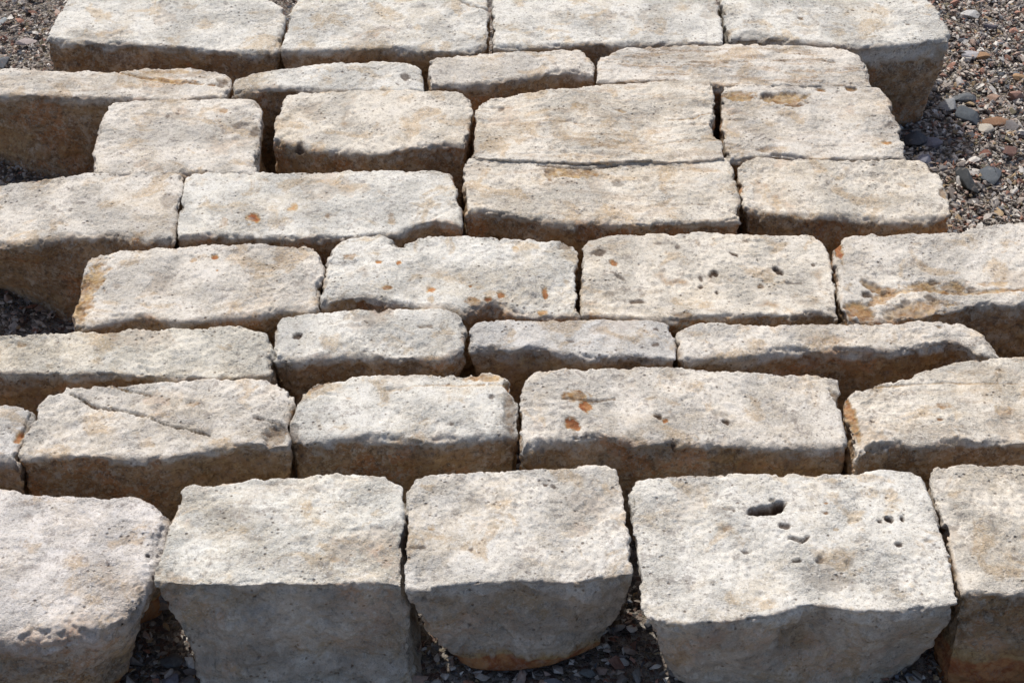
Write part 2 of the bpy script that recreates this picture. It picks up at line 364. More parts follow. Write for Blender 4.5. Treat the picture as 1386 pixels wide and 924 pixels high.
block('narrow slab with a grey scar along its front edge, middle of the thin far row',
      [(580, 82), (620, 74), (700, 70), (740, 68), (786, 66), (800, 76)], [(580, 118), (620, 117), (680, 111), (740, 101), (775, 97), (805, 104)],
      right=[(806, 90)], r=(4, 8, 7, 5), sp=2.6, tint=PK, soil=(.007, .016, 1), cracks=[([(600, 74), (700, 68), (780, 67)], 3, 2, .6, 0)])
block('long layered slab with thin horizontal splits, at the right of the thin far row',
      [(808, 80), (822, 76), (840, 66), (880, 63), (980, 60), (1060, 61), (1130, 64), (1158, 72), (1174, 88)],
      [(806, 113), (850, 111), (900, 112), (1000, 118), (1100, 118), (1180, 118)], left=[(808, 96)], right=[(1178, 104)],
      r=(4, 7, 5, 4), sp=2.4, tint=PK, strata=1.0, z=.003, soil=(.008, .02, 1),
      cracks=[([(820, 86), (880, 85), (960, 87), (1040, 83), (1130, 84)], 2, 3, .3, .3), ([(990, 97), (940, 100), (900, 99)], 2, 2, 0, .4)])
# ---- third row
block('pinkish grey block with small pits, leftmost in its row above the gravel gap',
      [(144, 146), (152, 139), (175, 136), (230, 135), (300, 135), (338, 134), (350, 139)], [(129, 240), (200, 236), (350, 240)],
      left=[(136, 168), (126, 205), (127, 222)], right=[(356, 150), (353, 185), (348, 215)], r=(5, 8, 6, 5), tint=PK,
      feats=[(240, 155, 3, 2, 0, 1.5, 0, .8), (228, 158, 2.5, 2, 0, 1.2, 0, .7), (326, 172, 12, 5, 0, 2, 0, .5), (345, 178, 7, 8, 0, 4, 0, .6), (303, 152, 6, 5, 0, 1, .5, 0)])
block('block with a rusty broken lower front, right of the black gap in the third row',
      [(383, 130), (420, 124), (500, 122), (590, 122), (626, 127), (638, 136)],
      [(367, 190), (385, 194), (420, 202), (470, 207), (520, 208), (560, 200), (600, 197), (630, 200)],
      left=[(375, 150), (369, 175)], right=[(641, 150), (636, 180)], r=(5, 7, 10, 6), tint=BF, soil=(.004, .012, 1), pw=1.2,
      feats=[(403, 198, 6, 9, 10, 6, .2, .8), (378, 192, 8, 7, 0, 5, .5, .4)])
block('wide layered buff slab with wavy streaks, centre of the third row',
      [(643, 150), (650, 140), (670, 133), (700, 128), (760, 120), (830, 114), (900, 109), (955, 106), (964, 112)],
      [(640, 214), (700, 220), (780, 222), (860, 220), (940, 219), (984, 216)], left=[(643, 170), (641, 195)],
      right=[(968, 135), (970, 150), (962, 168), (966, 182), (978, 194)], r=(4, 6, 3, 5), tint=BF, strata=.6, z=.006, soil=(.008, .02, 1),
      feats=[(678, 148, 6, 3, 0, 2, .2, .6), (840, 149, 9, 3, 5, 2, .6, .1), (777, 146, 6, 5, 0, 0, .4, 0), (815, 195, 50, 8, 0, .5, .3, 0), (968, 170, 8, 9, 0, 5, 0, .5)],
      cracks=[([(905, 163), (935, 160), (962, 154)], 2.5, 2.5, .6, 0), ([(880, 200), (925, 190), (968, 192)], 2.2, 2, .4, 0), ([(690, 168), (740, 165), (790, 168)], 2, 1.5, .4, 0)])
block('block with an ochre hollow along its back edge, right end of the third row',
      [(977, 118), (1000, 112), (1030, 109), (1060, 108), (1100, 112), (1140, 116), (1190, 119)],
      [(985, 220), (1000, 219), (1030, 213), (1050, 210), (1080, 214), (1130, 217), (1226, 214)],
      left=[(976, 150), (978, 185)], right=[(1206, 136), (1209, 150), (1217, 168), (1224, 188)], r=(4, 5, 6, 5), tint=PK, strata=.35, soil=(.008, .02, 1),
      feats=[(1062, 134, 38, 10, 0, 6, .85, .15), (1000, 131, 28, 7, 0, 3, .8, .1), (1040, 130, 9, 5, 0, 4, .4, .6), (1072, 143, 18, 3, 0, 2, .7, .4), (1110, 122, 8, 3, 0, 3, .7, .3), (1152, 121, 9, 4, 5, 4, .7, .5), (1038, 201, 20, 4, -8, 2, .3, .4),
             (1200, 195, 8, 4, 0, 1, .7, 0), (1205, 170, 9, 3, -15, 2, 0, .5), (1000, 163, 14, 2, 0, 1.5, .3, .3)],
      cracks=[([(1020, 112), (1060, 110), (1110, 109)], 3, 3, .8, .3)])
# ---- fourth row
block('broad pale block at the left edge with one round brown stain, above the shaded gravel',
      [(-70, 258), (-40, 250), (0, 249), (60, 242), (120, 233), (180, 230), (232, 231), (248, 238)],
      [(-80, 338), (-40, 336), (0, 334), (40, 331), (80, 322), (140, 320), (200, 330), (239, 328)],
      left=[(-84, 300)], right=[(249, 252), (243, 285), (238, 310)], r=(6, 6, 10, 6), tint=PK, z=0, soil=(.005, .014, .95), ins=(.012, .02, .02, .05), pw=1.1, foot=[(-30, 368), (0, 386), (30, 401), (60, 417), (90, 434), (140, 440), (239, 440)],
      feats=[(229, 273, 14, 12, 0, .8, 0, .42)])
block('greyish white block with orange rust spots, second from the left in the fourth row',
      [(250, 242), (262, 235), (310, 234), (400, 233), (500, 231), (590, 231), (612, 236)],
      [(240, 320), (280, 318), (330, 323), (400, 324), (470, 322), (540, 318), (565, 304), (590, 298), (627, 308)],
      left=[(247, 262), (241, 295)], right=[(620, 252), (617, 270), (626, 285)], r=(4, 5, 5, 5), tint=WH, soil=(.005, .014, .9), sp=2.1,
      feats=[(343, 297, 12, 8, 0, 1, .75, 0), (397, 282, 8, 7, -30, .5, .7, 0), (303, 302, 9, 9, 0, .5, .35, 0), (530, 298, 6, 12, -20, .6, .55, 0), (443, 293, 5, 4, 0, 1, .4, .2)])
block('large block with a cracked ledge along its back, centre of the fourth row',
      [(628, 224), (634, 215), (660, 213), (720, 219), (800, 218), (880, 216), (950, 215), (986, 215)],
      [(630, 290), (655, 287), (690, 291), (730, 300), (770, 303), (860, 305), (940, 304), (1001, 298)],
      left=[(627, 240), (628, 265)], right=[(994, 232), (999, 255), (1002, 280)], r=(1.5, 5, 6, 4), tint=BF, strata=.45, z=.001, soil=(.005, .014, 1), sp=2.0,
      cracks=[([(728, 226), (765, 229), (800, 228), (835, 224)], 3.5, 5, .5, .55), ([(860, 268), (900, 276), (960, 276)], 2, 1.5, .2, .2)],
      feats=[(775, 236, 42, 8, -4, 2.5, .75, 0), (745, 238, 8, 9, 0, 3, .5, .3), (835, 248, 9, 5, 0, 2, 0, .5), (875, 243, 5, 4, 0, 1.5, 0, .4), (950, 232, 34, 5, 0, 1, .35, 0)])
block('bumpy cream block at the right end of the fourth row, next to dark pebbles',
      [(1000, 226), (1010, 218), (1028, 213), (1060, 214), (1140, 217), (1200, 215), (1240, 216), (1258, 224)],
      [(1008, 282), (1030, 290), (1060, 292), (1100, 296), (1130, 290), (1170, 298), (1220, 302), (1255, 300), (1288, 292)],
      left=[(999, 240), (1003, 265)], right=[(1272, 240), (1279, 256), (1286, 275)], r=(5, 8, 9, 6), tint=BF, lump=1.4, soil=(.005, .014, 1), ins=(.01, .03, .01, .01), sp=2.0,
      feats=[(1276, 262, 6, 8, 20, 4, .5, .4)])
# ---- fifth row
block('block with a yellow ochre crumbling left end, leftmost of its row beside shaded gravel',
      [(118, 352), (135, 343), (160, 338), (220, 335), (300, 331), (380, 330), (425, 335), (438, 346)],
      [(97, 446), (120, 442), (165, 432), (195, 430), (240, 437), (300, 431), (345, 427), (385, 420), (430, 424)],
      left=[(113, 375), (104, 395), (99, 420)], right=[(440, 365), (434, 395)], r=(5, 8, 8, 5), tint=PK, lump=1.3, soil=(.005, .014, 1), sp=2.0,
      feats=[(115, 400, 20, 62, 12, 2.5, .82, 0), (112, 385, 10, 6, 0, 3, .5, .4), (108, 420, 10, 6, 0, 3, .5, .4), (291, 348, 5, 4, 0, 2, .95, .2), (294, 366, 3, 2, 0, 1.5, .9, .2), (262, 352, 5, 4, 0, 1, .6, 0), (378, 352, 9, 7, 0, 1.5, .15, .3), (190, 435, 20, 8, 0, 3, .3, .35)])
block('block with a notched back edge and red brown specks, centre of the fifth row',
      [(443, 348), (456, 330), (478, 320), (515, 317), (532, 322), (541, 330), (556, 324), (570, 318), (620, 318), (700, 324), (757, 326), (778, 334)],
      [(434, 412), (455, 405), (490, 402), (525, 410), (560, 418), (600, 420), (630, 424), (655, 414), (675, 414), (700, 426), (735, 432), (785, 430)],
      left=[(438, 375), (434, 395)], right=[(783, 345), (779, 370), (783, 405)], r=(5, 6, 9, 6), tint=WH, lump=1.2, soil=(.005, .014, 1), sp=2.0,
      feats=[(540, 330, 13, 6, 0, 7, .2, .5), (512, 357, 6, 3, 0, 1.5, .9, .1), (540, 357, 4, 3, 0, 1, .8, 0), (524, 391, 10, 4, 0, 1.2, .7, .1), (583, 392, 7, 5, 0, 1.2, .8, 0), (637, 389, 3, 2, 0, 1, .8, 0),
             (661, 406, 7, 4, -10, 2, .9, .5), (678, 400, 6, 6, 0, 1.5, .9, .4), (738, 396, 5, 10, 0, 1.5, .95, .2), (640, 408, 14, 6, 0, 1, .6, 0), (735, 423, 8, 6, 0, 1, .7, 0), (475, 348, 14, 5, 0, 1, .55, .1),
             (698, 338, 6, 6, 0, .5, .6, 0), (765, 333, 12, 5, 0, 2, .3, .4), (583, 405, 7, 5, 0, .5, .5, 0)])
block('block full of small dark holes, right of centre in the fifth row',
      [(787, 338), (795, 325), (830, 319), (880, 316), (950, 315), (1050, 318), (1098, 318), (1114, 328)],
      [(787, 428), (850, 431), (920, 434), (960, 430), (1010, 428), (1070, 430), (1090, 424), (1110, 424), (1137, 434)],
      left=[(790, 360), (785, 395)], right=[(1122, 342), (1128, 370), (1134, 405)], r=(4, 5, 5, 5), tint=BF, lump=1.2, soil=(.004, .012, 1), sp=1.9,
      feats=[(966, 371, 8, 5, -35, 6, .3, 1), (1054, 365, 8, 4, 35, 6, 0, 1), (992, 345, 7, 2.5, 15, 3, 0, 1), (948, 389, 4, 3, 0, 3, 0, 1), (970, 397, 3, 2.5, 0, 3, 0, 1), (810, 344, 12, 4, -10, 2.5, .2, .8),
             (830, 357, 6, 5, 0, 1.5, .8, .2), (838, 375, 10, 2.5, 25, 2, 0, .7), (825, 398, 8, 5, 0, 2, 0, .4), (862, 409, 11, 3, 0, 2.5, .3, .8), (1030, 387, 5, 3, 0, 2, .5, .4), (1075, 382, 14, 2, 0, 1.5, 0, .6),
             (1101, 358, 3, 2, 0, 2, 0, .8), (917, 336, 4, 5, 0, 2, 0, .6), (1090, 432, 26, 7, 0, 5, .5, .5), (925, 427, 16, 4, 0, 2, .4, .4), (948, 378, 3, 4, -20, 2, 0, .9), (1008, 326, 5, 2, 0, 1.5, 0, .7), (890, 330, 6, 2, 0, 1.5, 0, .6)])
block('large block at the right edge with an orange crumbling band along its front',
      [(1128, 334), (1143, 322), (1160, 319), (1178, 314), (1200, 318), (1250, 316), (1292, 313), (1320, 308), (1386, 301), (1480, 296), (1600, 296)],
      [(1145, 436), (1200, 436), (1250, 428), (1300, 420), (1340, 412), (1390, 414), (1500, 412), (1620, 412)],
      left=[(1127, 350), (1134, 385), (1140, 415)], right=[(1612, 350)], r=(5, 6, 8, 5), tint=PK, z=.002, soil=(.005, .014, 1), lump=1.1, sp=2.1, ins=(.012, .014, .014, .02),
      feats=[(1182, 388, 18, 9, 20, 5, .75, .5), (1197, 400, 30, 9, -25, 3, .8, 0), (1163, 422, 22, 18, 0, 5, .9, .35), (1247, 388, 32, 7, -5, 2.5, .85, .1), (1172, 398, 9, 6, 0, 6, .5, .8), (1240, 418, 60, 11, -8, 2.5, .6, .1), (1226, 410, 8, 5, 0, 3, 0, .6), (1258, 404, 7, 4, 0, 3, .3, .6), (1262, 384, 8, 4, 0, 3, .3, .7), (1290, 390, 22, 7, 0, 3, .65, .25),
             (1315, 392, 8, 4, 0, 3, .3, .7), (1345, 384, 30, 4, 0, 1.5, .55, 0), (1215, 422, 30, 12, -10, 2, .4, .3), (1135, 340, 7, 20, 0, 3, .75, .2), (1250, 358, 6, 5, 0, 1, .2, .3)],
      cracks=[([(1196, 398), (1240, 393), (1300, 397), (1386, 392)], 7, 2.5, .75, 0)])
# ---- thin sixth row
block('long bumpy greenish white slab at the left edge, thin row above the cracked block',
      [(-120, 462), (-40, 458), (20, 454), (60, 450), (110, 449), (158, 450), (180, 446), (210, 448), (260, 445), (320, 442), (352, 447), (367, 457)],
      [(-130, 508), (-40, 504), (30, 505), (100, 506), (150, 507), (200, 509), (240, 512), (300, 512), (366, 508)],
      left=[(-130, 485)], right=[(371, 475), (368, 495)], r=(5, 7, 4, 5), rv=None, tint=(1.0, .985, .93), lump=1.5, soil=(.008, .02, .8), sp=2.0, tilt=(0, .03),
      feats=[(28, 466, 8, 5, 0, 1, .4, 0)])
block('chunky block with a bluish white front lip, second in the thin sixth row',
      [(371, 440), (380, 430), (410, 425), (450, 421), (510, 417), (560, 416), (600, 417), (624, 426)],
      [(370, 487), (400, 490), (430, 486), (470, 481), (510, 485), (560, 487), (600, 488), (628, 474)],
      left=[(372, 460)], right=[(629, 440), (628, 460)], r=(5, 7, 8, 5), tint=WH, lump=1.3, soil=(.007, .016, 1), sp=1.9,
      feats=[(402, 455, 7, 4, -10, 4, 0, .95), (575, 443, 14, 3, 0, 2, .3, .4)])
block('thin smooth slab with a dark front face, third in the sixth row',
      [(634, 447), (640, 440), (655, 434), (700, 433), (760, 433), (820, 431), (880, 433), (900, 437), (912, 446)],
      [(636, 472), (670, 474), (730, 474), (770, 479), (800, 486), (850, 482), (880, 486), (916, 488)],
      right=[(916, 462)], r=(5, 6, 5, 5), tint=GR, lump=.8, soil=(.007, .016, .8), sp=1.9,
      feats=[(888, 446, 4, 2, 0, 2, 0, .9), (888, 467, 6, 2.5, 0, 2, .4, .7), (773, 463, 5, 2, 0, 1.5, 0, .7)])
block('long slender slab with a chipped rounded right end, rightmost of the thin sixth row',
      [(919, 448), (935, 440), (950, 436), (1000, 438), (1100, 439), (1180, 437), (1250, 435), (1296, 436), (1318, 444), (1340, 462), (1354, 478)],
      [(922, 488), (960, 486), (1010, 482), (1060, 476), (1100, 476), (1170, 474), (1210, 476), (1260, 468), (1295, 463), (1308, 470), (1325, 484), (1358, 490)],
      left=[(918, 468)], r=(5, 4, 6, 6), tint=PK, lump=1.1, soil=(.013, .022, 1), sp=1.9,
      feats=[(1342, 468, 8, 9, -30, 1, 0, .35), (1270, 443, 5, 2, 0, 1.5, .5, .5), (1325, 484, 18, 6, 0, 2, .4, .3)])
# ---- seventh row
block('block mostly cut off by the left edge, orange end touching the cracked block',
      [(-180, 556), (-60, 550), (10, 549), (46, 555)], [(-180, 636), (-60, 630), (0, 626), (25, 628)], right=[(40, 575), (30, 600), (25, 615)],
      r=(5, 5, 10, 5), tint=GR, soil=(.008, .02, .8), z=-.004, feats=[(27, 592, 6, 12, 20, 3, .8, .3), (18, 630, 10, 5, 0, 3, 0, .6)])
block('large block with two slanting cracks across its top, left in the seventh row',
      [(50, 550), (60, 538), (78, 530), (88, 523), (150, 522), (200, 518), (240, 515), (290, 512), (340, 513), (370, 515), (388, 522), (395, 532)],
      [(23, 622), (50, 620), (90, 622), (140, 618), (180, 622), (230, 620), (270, 612), (310, 606), (345, 603), (392, 604)],
      left=[(44, 570), (34, 592), (25, 608)], right=[(397, 548), (394, 575), (393, 590)], r=(5, 9, 5, 6), tint=PK, lump=1.2, soil=(.007, .016, .95), sp=1.9,
      cracks=[([(96, 534), (112, 541), (122, 548), (140, 553), (158, 556), (178, 560), (196, 563), (212, 569), (224, 574), (238, 577), (255, 580), (270, 583), (284, 588)], 2.5, 10, .6, .8),
              ([(150, 524), (170, 528), (186, 532), (205, 535)], 1.9, 5, .6, .5), ([(345, 566), (362, 570), (380, 574), (392, 582)], 3.5, 4, .2, .55)],
      feats=[(372, 588, 18, 16, 0, 7, .35, .3), (262, 547, 12, 5, 0, .4, .35, 0), (340, 607, 20, 5, 0, 3, .5, .1), (105, 630, 20, 5, 0, 1, .4, 0)])
block('rounded block with ochre crumbs at both far corners, just right of the cracked block',
      [(412, 526), (425, 519), (450, 514), (480, 510), (510, 505), (560, 505), (620, 506), (640, 506), (655, 504), (680, 506), (691, 515)],
      [(394, 590), (410, 600), (440, 598), (470, 594), (500, 594), (540, 600), (580, 600), (630, 595), (670, 590), (702, 588)],
      left=[(400, 545), (393, 565)], right=[(694, 526), (701, 540), (703, 565)], r=(5, 12, 9, 7), tint=WH, lump=1.0, soil=(.007, .016, .95), sp=1.9,
      feats=[(424, 523, 24, 9, -24, 4, .8, .1), (655, 511, 40, 6, 0, 3, .75, 0), (689, 522, 9, 8, 0, 4, .7, .2), (690, 560, 10, 34, 0, 4, .3, .45), (398, 585, 7, 16, 0, 3, 0, .45), (665, 538, 4, 3, 0, 2, 0, .8), (612, 575, 4, 3, 0, 2, 0, .7),
             (472, 540, 7, 3, 0, 1, .4, 0), (572, 570, 20, 2.5, -28, 1, .3, .1), (552, 528, 7, 3, 0, 0, .4, 0)],
      cracks=[([(520, 528), (560, 524), (600, 522), (690, 522)], 3, 1.5, .5, 0)])
block('wide block with an orange stain and a red brown chip on its pale top',
      [(706, 528), (712, 512), (725, 503), (760, 500), (770, 497), (790, 500), (820, 497), (880, 496), (920, 497), (960, 501), (1010, 502), (1060, 504), (1115, 509), (1134, 515)],
      [(704, 618), (720, 608), (745, 598), (780, 596), (800, 592), (830, 592), (860, 602), (900, 602), (940, 606), (1000, 604), (1060, 608), (1146, 606)],
      left=[(704, 550), (703, 590)], right=[(1138, 530), (1136, 548), (1142, 570), (1145, 590)], r=(5, 5, 8, 5), tint=PK, lump=1.5, soil=(.006, .016, .85), sp=1.9,
      feats=[(783, 538, 24, 9, 10, .5, .88, 0), (793, 550, 10, 11, 0, .5, .9, 0), (776, 574, 11, 9, 20, 2.5, 1.25, .3), (891, 566, 6, 4, 10, 4, .5, .9), (901, 571, 5, 4, 0, 2.5, 1, .1), (981, 572, 6, 4, 10, 5, 0, 1),
             (912, 601, 4, 3, 0, 3, 0, .9), (1133, 540, 6, 16, -20, 4, .5, .5), (820, 602, 40, 6, 0, 2, 0, .4), (975, 562, 8, 3, 0, 1, 0, .3)],
      cracks=[([(760, 541), (790, 542), (815, 541), (832, 538)], 2.2, 2.5, .4, .5)])
block('block at the right edge with a yellow pitted left end, in the seventh row',
      [(1142, 540), (1150, 531), (1165, 524), (1195, 517), (1225, 511), (1245, 503), (1270, 496), (1300, 490), (1350, 484), (1386, 483), (1480, 478), (1580, 480)],
      [(1160, 622), (1180, 608), (1210, 602), (1240, 606), (1265, 604), (1290, 600), (1330, 602), (1386, 599), (1480, 600), (1590, 602)],
      left=[(1144, 560), (1150, 585), (1155, 605)], right=[(1592, 540)], r=(5, 7, 7, 7), tint=BF, lump=1.1, soil=(.007, .016, 1), sp=2.0, strata=.35,
      feats=[(1150, 560, 10, 40, -8, 3, .7, .25), (1180, 572, 3, 3, 0, 3, 0, .9), (1277, 552, 16, 5, 0, .5, .6, 0), (1360, 556, 18, 7, 0, .3, .35, 0), (1195, 604, 20, 6, 0, 3, 0, .4), (1273, 570, 6, 2, 0, 1, .7, .3)],
      cracks=[([(1165, 526), (1230, 522), (1290, 519), (1386, 521)], 2.2, 1.8, .45, 0), ([(1240, 608), (1246, 616), (1250, 622)], 2.5, 5, .2, .9)])
# ---- front row
block('big rounded boulder-like block in the bottom left corner with a small black hole',
      [(-180, 650), (-60, 655), (0, 660), (40, 666), (80, 671), (140, 673), (180, 671), (198, 676), (214, 687), (229, 697)],
      [(-200, 880), (-80, 872), (0, 866), (50, 864), (90, 858), (130, 850), (160, 838), (185, 815)],
      left=[(-200, 760)], right=[(230, 712), (221, 745), (213, 765), (202, 790)], r=(6, 26, 20, 6), tint=(1.03, 1.01, 1.02), lump=.8, soil=(.022, .045, .8), sp=2.0,
      wr=(.05, .5), ins=(.01, .085, -.01, .02), pw=1.4, foot=[(-200, 980), (0, 985), (100, 970), (140, 945), (185, 885)], z=-.002, feats=[(200, 751, 4.5, 3.2, 0, 7, 0, 1), (38, 700, 9, 6, 0, 1, 0, .25)])
block('squared front row block with a sharp straight edge and a flat dark grey face',
      [(246, 661), (252, 654), (262, 655), (285, 658), (310, 652), (345, 646), (380, 647), (415, 644), (450, 639), (500, 641), (520, 645), (535, 653), (547, 657)],
      [(208, 790), (250, 791), (300, 794), (360, 792), (430, 792), (500, 789), (546, 795)],
      left=[(240, 690), (230, 715), (222, 745), (209, 770)], right=[(547, 690), (545, 740), (547, 770)], r=(5, 6, 2, 3), tint=(1.04, 1.05, 1.03), lump=1.0, soil=(.002, .012, .40), sp=1.8,
      wr=(0, .12), ins=(.01, -.008, -.02, .022), pw=1.0, foot=[(266, 940), (400, 950), (566, 945)], edge=.6, strata=.3, feats=[(330, 700, 60, 14, 5, 1.5, 0, .22), (400, 735, 40, 7, 0, 1.2, 0, .1), (345, 655, 30, 5, 0, 1.5, 0, .2)])
block('tapering block with a rusty stained foot, third from the left in the front row',
      [(552, 662), (560, 650), (580, 642), (610, 640), (650, 637), (700, 636), (750, 634), (790, 630), (820, 630), (834, 635), (839, 645)],
      [(549, 796), (575, 799), (610, 796), (650, 790), (700, 787), (740, 788), (790, 790), (820, 783), (856, 777)],
      left=[(549, 690), (550, 730), (547, 770)], right=[(844, 670), (850, 710), (856, 745)], r=(5, 5, 4, 4), tint=(1.03, 1.02, 1.0), lump=1.3, soil=(.004, .03, .42), sp=1.8,
      wr=(.05, .25), ins=(.01, .085, .02, .095), pw=1.5, foot=[(606, 890), (618, 905), (640, 915), (690, 917), (745, 908), (790, 893), (832, 874)], edge=.8, zb=.012,
      feats=[(738, 656, 4, 2.5, 10, 2, 0, .9), (749, 658, 5, 2.5, 10, 2, 0, .8), (567, 740, 14, 3, 0, 2.5, .1, .75), (637, 743, 3, 2.5, 0, 2, 0, .8), (616, 696, 6, 7, 0, 1, 0, .3), (584, 715, 6, 4, 0, .5, .5, 0), (790, 770, 14, 14, 0, .5, .1, .18)])
block('large white front row block with one deep oval hole and several small ones',
      [(854, 662), (866, 650), (900, 645), (960, 641), (1040, 641), (1100, 640), (1160, 639), (1190, 635), (1230, 637), (1247, 645)],
      [(873, 836), (892, 845), (930, 845), (985, 842), (1040, 836), (1070, 827), (1100, 820), (1130, 823), (1160, 828), (1210, 829), (1250, 825), (1296, 818)],
      left=[(855, 700), (861, 750), (867, 800), (868, 825)], right=[(1257, 670), (1272, 705), (1281, 740), (1290, 780)], r=(5, 4, 4, 4), tint=(1.05, 1.05, 1.03), lump=1.1, soil=(.004, .03, .42), sp=1.75,
      wr=(0, .3), ins=(.01, .13, -.01, .07), pw=1.5, foot=[(915, 912), (950, 935), (1100, 950), (1170, 935), (1215, 905), (1268, 876)], edge=.8, zb=-.012,
      feats=[(1037, 692, 28, 7.5, -7, 24, .5, 1.1), (1051, 688, 16, 8, -25, 20, .5, 1.1), (1045, 679, 7, 3, -15, 4, 0, .6), (1063, 713, 8, 5, 0, 5, 0, .9), (1078, 731, 12, 4.5, 15, 5, .1, .7), (1090, 731, 9, 3, -35, 5, 0, .9),
             (1079, 759, 9, 3, -10, 4, 0, .8), (1110, 757, 7, 4, -20, 3, .2, .6), (1203, 704, 6, 4, 0, 8, 0, 1), (1221, 704, 3.2, 4.2, 0, 8, 0, 1), (1190, 706, 3, 2.5, 0, 4, 0, .9),
             (1216, 739, 6, 4, -10, 5, 0, .9), (1009, 747, 5, 2, 0, 2, 0, .8), (1117, 683, 5, 2.5, 0, 1.5, .9, .2), (1117, 696, 5, 2.5, 0, 2, .7, .5), (1132, 717, 5, 2.5, 0, 1, .6, .2), (985, 690, 10, 3, 0, 2, .2, .5),
             (993, 693, 3, 2.5, 0, 3, 0, .9), (984, 716, 8, 4, -25, 1.5, .5, .3), (1151, 761, 7, 7, 0, 2.5, .1, .35), (1120, 786, 36, 15, 0, 1.2, .0, .36), (1105, 771, 22, 6, 0, 1, 0, .25), (1208, 789, 9, 8, 0, 1.2, .1, .1), (1256, 732, 9, 3, 0, 1.5, .3, .3)])
block('block cut by the right edge in the front row, its lower side reddish brown',
      [(1256, 642), (1266, 632), (1300, 627), (1330, 629), (1380, 630), (1440, 628), (1540, 632)],
      [(1300, 805), (1340, 806), (1386, 808), (1460, 806), (1600, 806)],
      left=[(1263, 670), (1276, 700), (1287, 745), (1294, 780)], right=[(1570, 700)], r=(5, 5, 5, 5), tint=BF, lump=1.4, soil=(.004, .02, .8), sp=2.0, wr=(.10, .5), ins=(.01, .03, .01, .012), pw=1.0,
      feats=[(1310, 742, 14, 7, 0, 1, 0, .3), (1290, 685, 8, 4, 0, 1, .2, .2)])
print('stones', len(FOOT), sum(len(o.data.polygons) for _, o in FOOT)*2, 'tris')

# ------------------------------------------------------------------ ground and gravel
def ground_z(x, y):
    P = np.stack([x, y, np.zeros_like(x)], -1); return .006*pn(P, 3.2, 90)+.004*pn(P, 11, 91)
ax = np.r_[-60, -20, -8, -4, np.linspace(-2.2, 2.4, 200), 4, 8, 20, 60]; ay = np.r_[-40, -10, -2, np.linspace(.4, 4.6, 190), 7, 12, 30, 80]
X, Y = np.meshgrid(ax, ay); Z = ground_z(X, Y)-.006
idx = np.arange(X.size).reshape(X.shape)
me = mesh_from('ground', np.stack([X, Y, Z], -1).reshape(-1, 3), [np.stack([idx[:-1, :-1], idx[:-1, 1:], idx[1:, 1:], idx[1:, :-1]], -1).reshape(-1, 4)], MGR)
link('ground', me, kind='structure')

import bmesh
def hull_shape(seed, n, sub=0):
    rg = np.random.RandomState(seed); bm = bmesh.new()
    p = rg.normal(size=(n, 3)); p /= np.linalg.norm(p, axis=1)[:, None]; p *= (1-.25*rg.rand(n))[:, None]
    for q in p: bm.verts.new(q)
    res = bmesh.ops.convex_hull(bm, input=bm.verts)
    bmesh.ops.delete(bm, geom=[v for v in bm.verts if not v.link_faces], context='VERTS')
    if sub:
        bmesh.ops.bevel(bm, geom=bm.edges[:], offset=.09, segments=2, affect='EDGES', profile=.6)
    bmesh.ops.triangulate(bm, faces=bm.faces[:]); bmesh.ops.recalc_face_normals(bm, faces=bm.faces[:])
    bm.verts.index_update()
    V = np.array([v.co[:] for v in bm.verts]); F = np.array([[v.index for v in f.verts] for f in bm.faces]); bm.free()
    return V, F
def in_poly(px, py, poly):
    inside = np.zeros(len(px), bool); j = len(poly)-1
    for i in range(len(poly)):
        xi, yi = poly[i]; xj, yj = poly[j]
        if yi != yj:
            c = ((yi > py) != (yj > py)) & (px < (xj-xi)*(py-yi)/(yj-yi)+xi); inside ^= c
        j = i
    return inside
PAL = np.array([(.30, .26, .225), (.24, .205, .175), (.20, .175, .155), (.42, .385, .34), (.55, .52, .47), (.15, .14, .135), (.085, .09, .10), (.12, .13, .145),
                (.23, .12, .085), (.30, .165, .12), (.34, .25, .15), (.36, .27, .22), (.19, .165, .11)])
PW = np.array([17, 14, 8, 20, 14, 7, 4, 5, 5, 4, 4, 10, 3.]); PW /= PW.sum()
rg = np.random.RandomState(11)
SH = [hull_shape(100+i, 11) for i in range(10)]; SHS = [hull_shape(200+i, 7) for i in range(8)]
